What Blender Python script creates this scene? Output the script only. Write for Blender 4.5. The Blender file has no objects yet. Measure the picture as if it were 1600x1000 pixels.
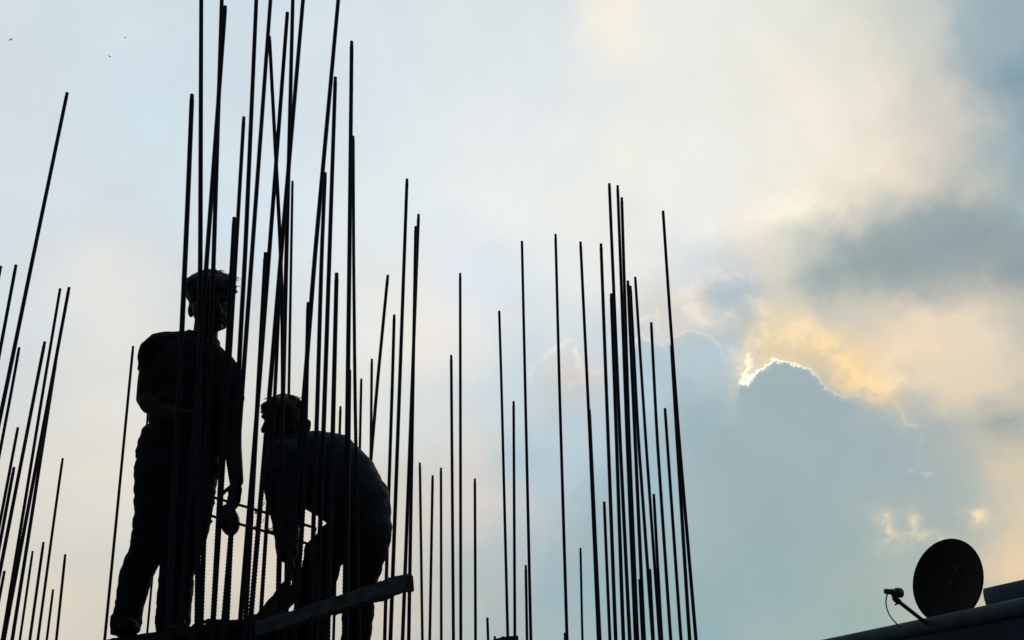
import bpy, bmesh, math, random
from mathutils import Vector, Matrix, noise

random.seed(11)
S = bpy.context.scene
COL = S.collection
R = math.radians

# ------------------------------------------------------------------ camera
FPX = 1400.0                      # focal length in pixels of a 1600 px wide frame
PITCH, ROLL = R(25.0), R(3.4)
CAM_Z = 1.6
cam_d = bpy.data.cameras.new('camera')
cam = bpy.data.objects.new('camera', cam_d)
COL.objects.link(cam)
cam_d.sensor_width = 36.0
cam_d.lens = FPX / 1600.0 * 36.0
cam_d.clip_start = 0.05
cam_d.clip_end = 5000
FW = Vector((0, math.cos(PITCH), math.sin(PITCH)))
R0 = Vector((1, 0, 0))
U0 = Vector((0, -math.sin(PITCH), math.cos(PITCH)))
RT = R0 * math.cos(ROLL) - U0 * math.sin(ROLL)
UP = R0 * math.sin(ROLL) + U0 * math.cos(ROLL)
CP = Vector((0, 0, CAM_Z))
m = Matrix.Identity(4)
for i, v in enumerate((RT, UP, -FW)):
    for j in range(3):
        m[j][i] = v[j]
cam.matrix_world = Matrix.Translation(CP) @ m
S.camera = cam


def ray(x, y):
    return FW + RT * ((x - 800.0) / FPX) + UP * ((500.0 - y) / FPX)


def at_y(x, y, Y):                # the point of a sight line at a distance Y ahead
    d = ray(x, y)
    return CP + d * (Y / d.y)


def at_z(x, y, Z):                # the point of a sight line at a height Z
    d = ray(x, y)
    return CP + d * ((Z - CAM_Z) / d.z)


def mpp(p):                       # metres that one photo pixel spans at p
    return (p - CP).dot(FW) / FPX


# ------------------------------------------------------------------ sky, sun, exposure
def lin(c):
    c = c / 255.0
    return c / 12.92 if c <= 0.04045 else ((c + 0.055) / 1.055) ** 2.4


def uv_of(x, y):
    d = ray(x, y).normalized()
    return math.degrees(math.atan2(d.x, d.y)), math.degrees(math.asin(d.z))


SUN_PX = (1222, 588)
SUN_DIR = ray(*SUN_PX).normalized()
SUN_AZ, SUN_EL = uv_of(*SUN_PX)
BG = 0.05

# colours of the cloud cover, where they stand in the sky (photo pixel, sRGB)
SKY = [
 (0,0,211,221,229),(200,20,211,224,231),(200,150,208,224,232),(90,300,214,224,231),(300,260,213,227,234),(20,150,212,221,227),
 (150,470,228,229,225),(20,500,216,224,228),(60,620,206,217,222),(150,620,226,224,217),(100,740,228,222,211),(80,930,222,213,197),
 (160,880,213,214,208),(250,750,226,222,213),(300,600,222,224,220),(480,100,216,226,233),(430,300,216,228,237),
 (560,500,226,231,229),(600,350,226,234,236),(560,640,224,224,216),(500,820,222,214,200),(400,900,222,211,194),(600,960,214,203,188),
 (700,50,221,229,233),(850,110,224,231,233),(700,220,230,236,237),(800,310,236,240,236),(740,430,226,232,238),(800,440,222,230,236),
 (670,520,238,234,226),(680,650,218,224,224),(650,850,214,208,198),(720,700,216,216,212),(800,620,202,216,224),(760,780,214,209,203),
 (800,860,180,194,199),(740,930,182,192,188),(830,720,182,202,212),(900,940,158,182,190),(860,550,212,222,226),(890,590,214,208,200),
 (850,480,222,229,232),(900,660,186,204,213),(960,20,246,240,226),(930,150,230,234,232),(980,240,238,238,230),(960,400,234,235,230),
 (960,530,206,218,224),(1000,600,182,203,214),(1000,750,164,188,199),(1000,900,154,180,187),(1000,990,148,177,183),
 (1100,50,237,237,231),(1200,90,239,235,223),(1130,250,237,237,231),(1300,180,245,238,224),(1350,70,229,225,210),(1250,20,231,231,221),
 (1440,40,204,207,201),(1430,120,209,207,197),(1530,40,162,181,189),(1590,110,132,161,176),(1470,190,214,208,198),(1530,220,193,196,191),(1590,260,159,178,187),
 (1400,230,237,225,208),(1300,310,248,238,217),(1190,360,247,239,225),(1120,370,241,241,236),(1080,420,214,222,226),(1420,290,221,213,197),(1530,300,196,196,184),
 (1590,340,168,186,187),(1400,335,178,187,185),(1460,350,148,165,170),(1340,385,140,159,170),(1480,400,131,152,162),(1590,400,103,135,150),(1560,350,144,162,169),
 (1270,400,190,194,188),(1290,450,162,180,184),(1400,450,169,177,176),(1540,440,212,201,184),(1595,470,196,193,181),
 (1080,455,222,214,202),(1140,445,181,195,206),(1130,490,177,191,197),(1190,480,171,183,190),(1210,430,212,208,196),
 (1060,500,218,214,206),(1090,560,186,203,212),(1140,560,193,202,202),(1450,500,236,218,193),(1540,510,238,221,196),(1350,500,210,204,191),
 (1400,560,246,222,187),(1240,520,236,217,169),(1180,530,240,221,173),(1310,555,245,214,152),(1350,595,236,209,165),(1250,485,220,211,193),(1265,580,186,188,182),
 (1210,560,226,204,172),(1480,600,242,218,183),(1530,620,225,210,183),(1590,600,230,212,187),(1590,670,167,179,175),(1500,680,164,177,177),(1480,690,161,175,180),(1440,780,167,180,179),(1560,680,156,171,171),(1590,640,149,166,163),(1500,780,170,182,174),(1540,715,205,197,176),(1590,720,231,209,174),(1480,835,159,175,173),(1430,650,174,184,181),(1565,850,215,198,165),(1505,720,177,185,177),(1550,740,190,192,182),
 (1480,760,171,183,184),(1520,850,180,188,178),(1595,800,248,217,178),(1580,880,235,209,172),(1540,820,207,198,180),(1430,880,170,183,180),(1475,640,184,190,182),
 (1100,650,157,180,187),(1250,700,157,176,183),(1400,720,164,180,184),(1200,900,153,179,182),(1100,980,149,177,181),(1330,860,160,179,177),(1330,980,158,181,176),(1250,800,155,175,181),
 (1050,150,233,235,231),(1120,150,235,234,226),(1250,130,241,235,222),(1200,200,239,237,227),(1260,250,240,235,221),(1050,300,238,239,233),(1200,290,239,235,224),(1350,250,241,231,213),(1080,220,236,238,234),(1030,50,235,236,230),(1160,30,234,234,227),(1130,320,238,237,231),(1250,350,252,248,225),(1040,380,233,235,232),(870,230,233,237,235),(900,310,237,239,234),(780,180,227,233,236),(620,200,224,232,236),(560,60,216,227,233),(880,400,233,236,233),(1330,340,225,217,198),(1380,150,235,229,214),(1300,60,231,229,217),(1410,400,144,161,167),(1530,380,128,151,161),(1360,430,156,170,176),(1220,600,160,181,190),(1500,540,231,214,190),(1440,540,243,222,192),(1330,530,215,206,184),
 # the same cover going on outside the frame
 (-250,0,208,220,228),(-300,400,214,222,226),(-300,850,218,213,202),(-700,200,190,206,218),(-700,800,200,202,200),
 (300,-250,206,220,229),(800,-250,220,227,231),(1300,-250,218,220,214),(1750,-150,142,164,174),(1800,200,138,162,176),
 (1850,500,176,184,178),(1850,850,200,194,176),(2200,400,160,174,178),(300,1250,206,200,188),(800,1250,170,184,186),(1300,1250,160,178,178),(1800,1200,190,186,170),
 (800,-700,190,206,222),(300,-700,176,198,218),(1400,-700,176,192,206),
]
CP_UV = [(uv_of(x, y), (lin(r), lin(g), lin(b)), (52.0 if (0 <= x <= 1600 and 0 <= y <= 1000) else 220.0) / 24.4) for x, y, r, g, b in SKY]
US = 0.92


def sky_field(u, v):
    sw = 1e-9
    c = [0.36e-9, 0.46e-9, 0.57e-9]
    for (pu, pv), col, s in CP_UV:
        d2 = (((u - pu) * US) ** 2 + (v - pv) ** 2) / (s * s)
        w = math.exp(-d2 * 0.25) / (0.06 + d2) ** 1.6 if d2 < 40 else 0
        sw += w
        for k in range(3):
            c[k] += w * col[k]
    return [q / sw for q in c]


world = bpy.data.worlds.new('World')
S.world = world
world.use_nodes = True
NT = world.node_tree
NT.nodes.clear()


def nd(t, **kw):
    n = NT.nodes.new(t)
    for k, v in kw.items():
        setattr(n, k, v)
    return n


def put(sock, v):
    if hasattr(v, 'default_value') or isinstance(v, bpy.types.NodeSocket):
        NT.links.new(v, sock)
    else:
        sock.default_value = v


def M(op, a, b=None, c=None, clamp=False):
    n = nd('ShaderNodeMath', operation=op, use_clamp=clamp)
    put(n.inputs[0], a)
    if b is not None: put(n.inputs[1], b)
    if c is not None: put(n.inputs[2], c)
    return n.outputs[0]


def VM(op, a, b=None, scale=None):
    n = nd('ShaderNodeVectorMath', operation=op)
    put(n.inputs[0], a)
    if b is not None: put(n.inputs[1], b)
    if scale is not None: put(n.inputs['Scale'], scale)
    return n.outputs['Value'] if op in ('LENGTH', 'DISTANCE', 'DOT_PRODUCT') else n.outputs[0]


def SS(x, a, b):                  # smooth step
    n = nd('ShaderNodeMapRange', interpolation_type='SMOOTHSTEP')
    put(n.inputs[0], x); put(n.inputs[1], a); put(n.inputs[2], b)
    n.inputs[3].default_value = 0; n.inputs[4].default_value = 1
    return n.outputs[0]


def LS(x, a, b):
    n = nd('ShaderNodeMapRange', interpolation_type='SMOOTHERSTEP' if False else 'LINEAR', clamp=True)
    put(n.inputs[0], x); put(n.inputs[1], a); put(n.inputs[2], b)
    n.inputs[3].default_value = 0; n.inputs[4].default_value = 1
    return n.outputs[0]


def MIX(f, a, b):
    n = nd('ShaderNodeMix', data_type='RGBA', clamp_factor=True)
    put(n.inputs[0], f); put(n.inputs[6], a); put(n.inputs[7], b)
    return n.outputs[2]


def ADDC(a, col, f):
    n = nd('ShaderNodeMix', data_type='RGBA', blend_type='ADD', clamp_factor=False)
    put(n.inputs[0], f); put(n.inputs[6], a); put(n.inputs[7], col)
    return n.outputs[2]


def NOISE(vec, scale, detail, rough=0.55, dist=0.0):
    n = nd('ShaderNodeTexNoise', noise_dimensions='3D')
    put(n.inputs['Vector'], vec)
    n.inputs['Scale'].default_value = scale
    n.inputs['Detail'].default_value = detail
    n.inputs['Roughness'].default_value = rough
    n.inputs['Distortion'].default_value = dist
    return n


DIR = nd('ShaderNodeTexCoord').outputs['Generated']
sx = nd('ShaderNodeSeparateXYZ'); put(sx.inputs[0], DIR)
AZ = M('MULTIPLY', M('ARCTAN2', sx.outputs[0], sx.outputs[1]), 57.29578)
EL = M('MULTIPLY', M('ARCSINE', sx.outputs[2]), 57.29578)
cmb = nd('ShaderNodeCombineXYZ'); put(cmb.inputs[0], AZ); put(cmb.inputs[1], EL)
UV = cmb.outputs[0]
# billowing air displaces every boundary in the cover
n1 = NOISE(DIR, 9.0, 3.0, 0.6)
w1 = VM('SCALE', VM('SUBTRACT', n1.outputs['Color'], (0.5, 0.5, 0.5)), scale=4.2)
n3 = NOISE(DIR, 34.0, 4.5, 0.66)
nw3 = VM('SUBTRACT', n3.outputs['Color'], (0.5, 0.5, 0.5))
w2 = VM('SCALE', nw3, scale=1.6)
UVW = VM('ADD', VM('ADD', UV, w1), w2)
sp = nd('ShaderNodeSeparateXYZ'); put(sp.inputs[0], UVW)

cols = [-60, -46, -37, -32, -27, -22, -17, -12, -7, -3] + [1.85 * k for k in range(20)] + [42, 60]
rows = [-20, 0] + [3.0 + 2.0 * k for k in range(24)] + [58, 75]
FAC = LS(sp.outputs[0], -60.0, 60.0)
acc = None
for k, v in enumerate(rows):
    rp = nd('ShaderNodeValToRGB')
    cr = rp.color_ramp
    cr.interpolation = 'CARDINAL'
    els = cr.elements
    els[0].position = 0.0
    els[1].position = 1.0
    for u in cols[1:-1]:
        els.new((u + 60) / 120.0)
    for e, u in zip(els, cols):
        c = sky_field(u, v)
        e.color = (c[0], c[1], c[2], 1)
    put(rp.inputs[0], FAC)
    acc = rp.outputs[0] if acc is None else MIX(LS(sp.outputs[1], rows[k - 1], v), acc, rp.outputs[0])
cover = acc

# the cumulus in front of the sun: a union of billows with a hard upper edge
w3 = VM('SCALE', nw3, scale=2.1)
UVE = VM('MULTIPLY', VM('ADD', UV, w3), (US, 1, 0))


def discs(lst):
    out = None
    for x, y, r in lst:
        u, v = uv_of(x, y)
        d = ray(x, y).length
        rd = math.degrees(r / FPX / d) * (1.0 / d) ** 0.5
        s = M('SUBTRACT', VM('DISTANCE', UVE, (u * US, v, 0)), rd)
        out = s if out is None else M('SMOOTH_MIN', out, s, 0.14)
    return out


SU = VM('MULTIPLY', UV, (US, 1, 0))
sd = VM('DISTANCE', SU, (SUN_AZ * US, SUN_EL, 0))
sd_near = M('POWER', 2.718, M('MULTIPLY', M('POWER', M('DIVIDE', sd, 2.7), 2.0), -1.0))
sd_mid = M('POWER', 2.718, M('MULTIPLY', M('POWER', M('DIVIDE', sd, 5.0), 2.0), -1.0))
sd_far = M('POWER', 2.718, M('MULTIPLY', M('POWER', M('DIVIDE', sd, 15.0), 2.0), -1.0))

def segs(paths, vec):
    """distance in degrees to thin drawn-out wisps"""
    out = None
    for path in paths:
        q = [uv_of(*p) for p in path]
        for (u0, v0), (u1, v1) in zip(q, q[1:]):
            a = Vector((u0 * US, v0, 0)); b = Vector((u1 * US, v1, 0))
            ab = b - a
            pa = VM('SUBTRACT', vec, tuple(a))
            h = M('DIVIDE', VM('DOT_PRODUCT', pa, tuple(ab)), ab.length_squared, clamp=True)
            d = VM('LENGTH', VM('SUBTRACT', pa, VM('SCALE', tuple(ab), scale=h)))
            out = d if out is None else M('MINIMUM', out, d)
    return out


def bell(x, w, off=0.0):
    return M('POWER', 2.718, M('MULTIPLY', M('POWER', M('DIVIDE', M('ADD', x, -off), w), 2.0), -1.0))


patch = SS(n1.outputs['Fac'], 0.40, 0.60)
patch3 = SS(n3.outputs['Fac'], 0.36, 0.62)
# thin cloud round the sun, lit through
arc = segs([[(1158, 585), (1166, 540), (1205, 516), (1260, 516), (1308, 540), (1330, 580), (1352, 604)], [(1350, 600), (1420, 600)]], UVE)
lit = ADDC(cover, (0.25, 0.14, 0.03, 1), M('MULTIPLY', bell(arc, 0.70), M('ADD', 0.22, M('MULTIPLY', patch3, 0.75))))
# the grey bank above it
UVB = VM('MULTIPLY', VM('ADD', UV, VM('ADD', VM('SCALE', nw3, scale=2.4), VM('SCALE', w1, scale=0.35))), (US, 1, 0))
UVE_keep = UVE
UVE = UVB
bank = discs([(1345, 418, 44), (1395, 395, 52), (1445, 380, 56), (1510, 388, 58), (1580, 385, 62), (1650, 380, 75), (1300, 440, 30)])
knot = discs([(1128, 462, 34), (1158, 455, 28)])
UVE = UVE_keep
lit = MIX(M('MULTIPLY', SS(bank, 1.0, -1.3), 0.62), lit, (lin(150), lin(165), lin(166), 1))
lit = MIX(M('MULTIPLY', SS(knot, 0.5, -0.9), 0.55), lit, (lin(176), lin(192), lin(198), 1))
# the cumulus in front of the sun
cum = discs([(1224, 622, 57), (1203, 640, 52), (1247, 640, 50), (1290, 662, 50), (1335, 672, 56), (1385, 702, 56), (1400, 745, 50), (1290, 800, 130), (1190, 790, 130)])
soft = M('ADD', 0.07, M('MULTIPLY', M('SUBTRACT', 1.0, sd_mid), 1.1))
mask = SS(cum, soft, M('MULTIPLY', soft, -1.0))
vfac = LS(EL, 6.0, 22.0)
cumcol = MIX(vfac, (lin(151), lin(177), lin(181), 1), (lin(160), lin(179), lin(185), 1))
cumcol = MIX(M('MULTIPLY', n1.outputs['Fac'], 0.5), cumcol, (lin(168), lin(180), lin(182), 1))
sky = MIX(M('MULTIPLY', mask, LS(sd, 12.0, 4.0)), lit, cumcol)
# light scattered through the thin edge of the billows
rim_u, rim_v = uv_of(1195, 585)
rd = VM('DISTANCE', SU, (rim_u * US, rim_v, 0))
near = M('POWER', 2.718, M('MULTIPLY', M('POWER', M('DIVIDE', rd, 2.3), 2.0), -1.0))
mid = M('POWER', 2.718, M('MULTIPLY', M('POWER', M('DIVIDE', rd, 5.2), 2.0), -1.0))
left_cut = SS(AZ, uv_of(1146, 600)[0], uv_of(1166, 600)[0])
edge = bell(cum, 0.055, 0.02)
sky = ADDC(sky, (1.2, 1.05, 0.78, 1), M('MULTIPLY', M('MULTIPLY', edge, left_cut), M('ADD', M('MULTIPLY', near, 0.62), M('MULTIPLY', mid, M('MULTIPLY', 0.16, M('ADD', 0.3, patch3))))))
sky = ADDC(sky, (0.9, 0.6, 0.25, 1), M('MULTIPLY', bell(cum, 0.26, 0.10), M('MULTIPLY', M('MULTIPLY', near, left_cut), 0.16)))
spur = segs([[(1160, 606), (1170, 578), (1173, 556)]], UVE)
sky = ADDC(sky, (1.0, 0.85, 0.5, 1), M('MULTIPLY', bell(spur, 0.15), 0.42))
# the billow to its left, edge only faintly lit
lob = discs([(1074, 572, 55), (1030, 584, 47), (1015, 560, 30)])
lmask = M('MULTIPLY', SS(lob, 0.12, -0.5), SS(EL, uv_of(1070, 600)[1], uv_of(1070, 540)[1]))
sky = MIX(M('MULTIPLY', lmask, 0.5), sky, (lin(172), lin(194), lin(204), 1))
sky = ADDC(sky, (0.9, 0.72, 0.52, 1), M('MULTIPLY', M('MULTIPLY', bell(lob, 0.09), SS(EL, uv_of(1070, 575)[1], uv_of(1070, 540)[1])), M('MULTIPLY', M('ADD', 0.25, patch3), 0.17)))
# wisps and tufts that catch the light
UVF = VM('MULTIPLY', VM('ADD', UV, VM('SCALE', nw3, scale=1.7)), (US, 1, 0))
wisp = segs([[(1441, 684), (1428, 706), (1437, 722), (1420, 738), (1456, 741)], [(1396, 632), (1434, 664)]], UVF)
sky = ADDC(sky, (0.85, 0.52, 0.2, 1), M('MULTIPLY', bell(wisp, 0.09), M('MULTIPLY', M('ADD', 0.25, patch3), 0.13)))
puff = segs([[(1386, 812), (1392, 838)], [(1394, 836), (1425, 832)], [(1425, 828), (1431, 812)], [(1425, 832), (1470, 842)], [(1518, 800), (1534, 800)]], UVF)
sky = ADDC(sky, (0.85, 0.45, 0.1, 1), M('MULTIPLY', bell(puff, 0.24), M('MULTIPLY', M('ADD', 0.4, patch3), 0.24)))
sky = ADDC(sky, (0.85, 0.48, 0.14, 1), M('MULTIPLY', bell(puff, 0.8), M('MULTIPLY', M('ADD', 0.2, patch3), 0.13)))
puff2 = segs([[(826, 604), (832, 572), (866, 548), (892, 531), (903, 556), (912, 598)], [(925, 582), (946, 570)], [(1004, 506), (1026, 488), (1024, 520)], [(890, 600), (906, 592)]], UVF)
sky = ADDC(sky, (0.85, 0.55, 0.28, 1), M('MULTIPLY', bell(puff2, 0.20), M('MULTIPLY', M('ADD', 0.15, patch3), 0.20)))
puff3 = segs([[(1062, 470), (1090, 440), (1128, 428), (1170, 432)], [(1075, 480), (1110, 500), (1140, 500)], [(1180, 470), (1196, 486)]], UVF)
sky = ADDC(sky, (0.8, 0.58, 0.36, 1), M('MULTIPLY', bell(puff3, 0.6), M('MULTIPLY', M('ADD', 0.2, patch3), 0.19)))
# fine streaky structure
fine = M('ADD', 0.95, M('MULTIPLY', NOISE(VM('ADD', DIR, VM('SCALE', w1, scale=0.01)), 14.0, 4.0, 0.6).outputs['Fac'], 0.11))
sky = VM('SCALE', sky, scale=fine)
# clear air away from the cover, dimmed to keep the silhouettes dark
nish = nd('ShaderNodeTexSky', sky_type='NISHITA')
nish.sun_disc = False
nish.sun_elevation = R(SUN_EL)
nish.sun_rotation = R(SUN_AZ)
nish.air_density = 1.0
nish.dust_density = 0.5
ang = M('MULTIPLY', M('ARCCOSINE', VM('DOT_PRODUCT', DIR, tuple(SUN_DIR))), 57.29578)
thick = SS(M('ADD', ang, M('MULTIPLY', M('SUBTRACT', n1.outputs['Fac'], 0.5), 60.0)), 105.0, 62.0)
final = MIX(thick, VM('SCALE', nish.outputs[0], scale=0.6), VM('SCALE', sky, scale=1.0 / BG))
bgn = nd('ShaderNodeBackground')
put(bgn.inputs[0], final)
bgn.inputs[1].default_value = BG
world.cycles.sampling_method = 'MANUAL'
world.cycles.sample_map_resolution = 256
wo = nd('ShaderNodeOutputWorld')
NT.links.new(bgn.outputs[0], wo.inputs[0])

sun_d = bpy.data.lights.new('sun', 'SUN')
sun_d.energy = 0.6
sun_d.angle = R(10)
sun_d.color = (1.0, 0.9, 0.75)
sun = bpy.data.objects.new('sun', sun_d)
COL.objects.link(sun)
sun.rotation_euler = SUN_DIR.to_track_quat('Z', 'Y').to_euler()

S.cycles.max_bounces = 3
S.view_settings.view_transform = 'Standard'
S.view_settings.look = 'None'
S.view_settings.exposure = 0
S.view_settings.gamma = 1
S.view_settings.use_curve_mapping = False


# ------------------------------------------------------------------ materials
def mat(name, col, rough=0.8, col2=None, scale=20.0, metal=0.0, bump=0.0, bscale=None, spec=0.3):
    mt = bpy.data.materials.new(name)
    mt.use_nodes = True
    t = mt.node_tree
    b = t.nodes['Principled BSDF']
    b.inputs['Roughness'].default_value = rough
    b.inputs['Metallic'].default_value = metal
    b.inputs['Specular IOR Level'].default_value = spec
    tc = t.nodes.new('ShaderNodeTexCoord')
    n = t.nodes.new('ShaderNodeTexNoise')
    n.inputs['Scale'].default_value = scale
    n.inputs['Detail'].default_value = 6
    t.links.new(tc.outputs['Object'], n.inputs['Vector'])
    rp = t.nodes.new('ShaderNodeValToRGB')
    c2 = col2 or tuple(min(1, c * 1.6) for c in col)
    rp.color_ramp.elements[0].position = 0.35
    rp.color_ramp.elements[1].position = 0.7
    rp.color_ramp.elements[0].color = (*col, 1)
    rp.color_ramp.elements[1].color = (*c2, 1)
    t.links.new(n.outputs['Fac'], rp.inputs[0])
    t.links.new(rp.outputs[0], b.inputs['Base Color'])
    if bump:
        n2 = t.nodes.new('ShaderNodeTexNoise')
        n2.inputs['Scale'].default_value = bscale or scale * 3
        n2.inputs['Detail'].default_value = 8
        t.links.new(tc.outputs['Object'], n2.inputs['Vector'])
        bp = t.nodes.new('ShaderNodeBump')
        bp.inputs['Strength'].default_value = bump
        bp.inputs['Distance'].default_value = 0.01
        t.links.new(n2.outputs['Fac'], bp.inputs['Height'])
        t.links.new(bp.outputs[0], b.inputs['Normal'])
    return mt


MT = dict(
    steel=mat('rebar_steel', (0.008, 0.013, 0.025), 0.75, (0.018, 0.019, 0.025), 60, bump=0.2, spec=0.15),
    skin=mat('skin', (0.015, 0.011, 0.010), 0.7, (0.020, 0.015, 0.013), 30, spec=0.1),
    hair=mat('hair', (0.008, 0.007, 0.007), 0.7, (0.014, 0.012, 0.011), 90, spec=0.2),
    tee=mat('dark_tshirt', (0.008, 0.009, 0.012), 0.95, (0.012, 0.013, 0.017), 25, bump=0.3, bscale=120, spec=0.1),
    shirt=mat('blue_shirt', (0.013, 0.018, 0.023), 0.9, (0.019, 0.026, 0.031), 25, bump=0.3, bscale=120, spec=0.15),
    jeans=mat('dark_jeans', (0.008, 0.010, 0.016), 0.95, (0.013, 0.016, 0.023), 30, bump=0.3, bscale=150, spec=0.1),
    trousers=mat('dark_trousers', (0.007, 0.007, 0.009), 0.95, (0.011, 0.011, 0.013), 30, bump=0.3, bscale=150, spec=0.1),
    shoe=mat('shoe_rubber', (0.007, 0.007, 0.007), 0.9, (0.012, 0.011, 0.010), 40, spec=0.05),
    tool=mat('tool_dark', (0.014, 0.013, 0.012), 0.6, (0.022, 0.02, 0.018), 40),
    wood=mat('rough_timber', (0.040, 0.050, 0.058), 0.9, (0.075, 0.088, 0.096), 9, bump=0.6, bscale=60, spec=0.1),
    darkwood=mat('dark_board', (0.020, 0.018, 0.016), 0.9, (0.04, 0.035, 0.03), 9, bump=0.6, bscale=50, spec=0.1),  # dark brown, matt board colour
    endgrain=mat('end_grain', (0.014, 0.009, 0.010), 0.9, (0.035, 0.018, 0.016), 40, spec=0.1),
    rubble=mat('cement_rubble', (0.03, 0.028, 0.026), 0.95, (0.06, 0.056, 0.05), 30, bump=0.6),
    dish=mat('dish_paint', (0.010, 0.010, 0.011), 0.8, (0.014, 0.014, 0.015), 12, spec=0.05),
    mark=mat('dish_print', (0.05, 0.055, 0.065), 0.8, (0.06, 0.066, 0.075), 30, spec=0.05),
    lnb=mat('feed_plastic', (0.035, 0.037, 0.04), 0.6, (0.06, 0.062, 0.066), 50),
    arm=mat('arm_metal', (0.015, 0.015, 0.016), 0.6, (0.025, 0.025, 0.026), 50),
    roof=mat('roof_metal', (0.030, 0.050, 0.064), 0.8, (0.042, 0.066, 0.082), 6, bump=0.15, bscale=14, spec=0.08),
    wall=mat('house_wall', (0.016, 0.028, 0.042), 0.9, (0.022, 0.036, 0.052), 5, bump=0.3, bscale=40, spec=0.1),
    conc=mat('concrete', (0.16, 0.15, 0.14), 0.95, (0.24, 0.23, 0.21), 6, bump=0.5, bscale=40, spec=0.2),
    earth=mat('earth', (0.07, 0.055, 0.042), 1.0, (0.13, 0.105, 0.08), 2.0, bump=0.6, bscale=12, spec=0.1),
    bird=mat('bird_feather', (0.02, 0.02, 0.02), 0.9),
)


# ------------------------------------------------------------------ helpers
def link(name, me, mt=None, parent=None, smooth=False):
    o = bpy.data.objects.new(name, me)
    COL.objects.link(o)
    if mt is not None:
        me.materials.append(mt)
    if smooth:
        for p in me.polygons:
            p.use_smooth = True
    if parent is not None:
        o.parent = parent
        o.matrix_parent_inverse = Matrix.Translation(-parent.location)
    return o


def tag(o, label, cat, group=None):
    o['label'] = label
    o['category'] = cat
    if group:
        o['group'] = group
    return o


def empty(name, loc):
    o = bpy.data.objects.new(name, None)
    COL.objects.link(o)
    o.location = loc
    o.empty_display_size = 0.1
    return o


def from_bm(name, bm, mt, parent=None, smooth=False):
    bmesh.ops.recalc_face_normals(bm, faces=bm.faces[:])
    me = bpy.data.meshes.new(name)
    bm.to_mesh(me)
    bm.free()
    return link(name, me, mt, parent, smooth)


def frame_of(t):
    t = t.normalized()
    a = Vector((0, 0, 1)) if abs(t.z) < 0.9 else Vector((1, 0, 0))
    x = t.cross(a).normalized()
    return x, t.cross(x).normalized()


def tube(bm, pts, rads, n=10, dome=False):
    """a tapered tube through pts; dome=True rounds both ends"""
    pts = [Vector(p) for p in pts]
    if not isinstance(rads, (list, tuple)):
        rads = [rads] * len(pts)
    P, Q = list(pts), list(rads)
    if dome:
        a, b = (P[0] - P[1]).normalized(), (P[-1] - P[-2]).normalized()
        r0, r1 = Q[0], Q[-1]
        pre = [(P[0] + a * r0 * math.sin(k), r0 * math.cos(k)) for k in (1.35, 0.9, 0.45)]
        post = [(P[-1] + b * r1 * math.sin(k), r1 * math.cos(k)) for k in (0.45, 0.9, 1.35)]
        P = [p for p, _ in pre] + P + [p for p, _ in post]
        Q = [q for _, q in pre] + Q + [q for _, q in post]
    rings = []
    x = None
    for i, p in enumerate(P):
        t = (P[min(i + 1, len(P) - 1)] - P[max(i - 1, 0)]).normalized()
        if x is None:
            x, y = frame_of(t)
        else:
            x = (x - t * x.dot(t)).normalized()
            y = t.cross(x)
        rings.append([bm.verts.new(p + (x * math.cos(2 * math.pi * k / n) + y * math.sin(2 * math.pi * k / n)) * Q[i]) for k in range(n)])
    for a, b in zip(rings, rings[1:]):
        for k in range(n):
            bm.faces.new((a[k], a[(k + 1) % n], b[(k + 1) % n], b[k]))
    bm.faces.new(rings[0][::-1])
    bm.faces.new(rings[-1])


def ellip(bm, c, axes, u=20, v=14):
    """ellipsoid with three semi-axis vectors"""
    mx = Matrix.Identity(4)
    for i in range(3):
        for j in range(3):
            mx[j][i] = axes[i][j]
    mx.translation = c
    bmesh.ops.create_uvsphere(bm, u_segments=u, v_segments=v, radius=1.0, matrix=mx)


def box(bm, c, ax, ay, az):
    """box from centre and three half-extent vectors"""
    vs = [bm.verts.new(c + ax * i + ay * j + az * k) for i in (-1, 1) for j in (-1, 1) for k in (-1, 1)]
    for f in ((0, 1, 3, 2), (4, 6, 7, 5), (0, 4, 5, 1), (2, 3, 7, 6), (0, 2, 6, 4), (1, 5, 7, 3)):
        bm.faces.new([vs[q] for q in f])


def plank_mesh(a, b, wdir, w, h, seg=40, rough=0.004, seed=0):
    """rough-sawn board from a to b (its top centre line), w wide along wdir, h deep, wavy edges"""
    bm = bmesh.new()
    a, b = Vector(a), Vector(b)
    t = (b - a).normalized()
    wd = (wdir - t * wdir.dot(t)).normalized()
    hd = t.cross(wd).normalized()
    if hd.z > 0:
        hd = -hd
    prof = []
    for i in range(5): prof.append((-w / 2 + w * i / 4, 0))
    for i in range(1, 4): prof.append((w / 2, h * i / 4))
    for i in range(5): prof.append((w / 2 - w * i / 4, h))
    for i in range(3, 0, -1): prof.append((-w / 2, h * i / 4))
    rings = []
    for s in range(seg + 1):
        p = a.lerp(b, s / seg)
        ring = []
        for (px, ph) in prof:
            q = p + wd * px + hd * ph
            k = noise.noise_vector(q * 22 + Vector((seed * 7.1, 0, 0))) * rough + noise.noise_vector(q * 70 + Vector((seed, 3, 0))) * rough * 0.6
            ring.append(bm.verts.new(q + k))
        rings.append(ring)
    n = len(prof)
    for r0, r1 in zip(rings, rings[1:]):
        for k in range(n):
            bm.faces.new((r0[k], r0[(k + 1) % n], r1[(k + 1) % n], r1[k]))
    bm.faces.new(rings[0])
    bm.faces.new(rings[-1])
    return bm


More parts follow.
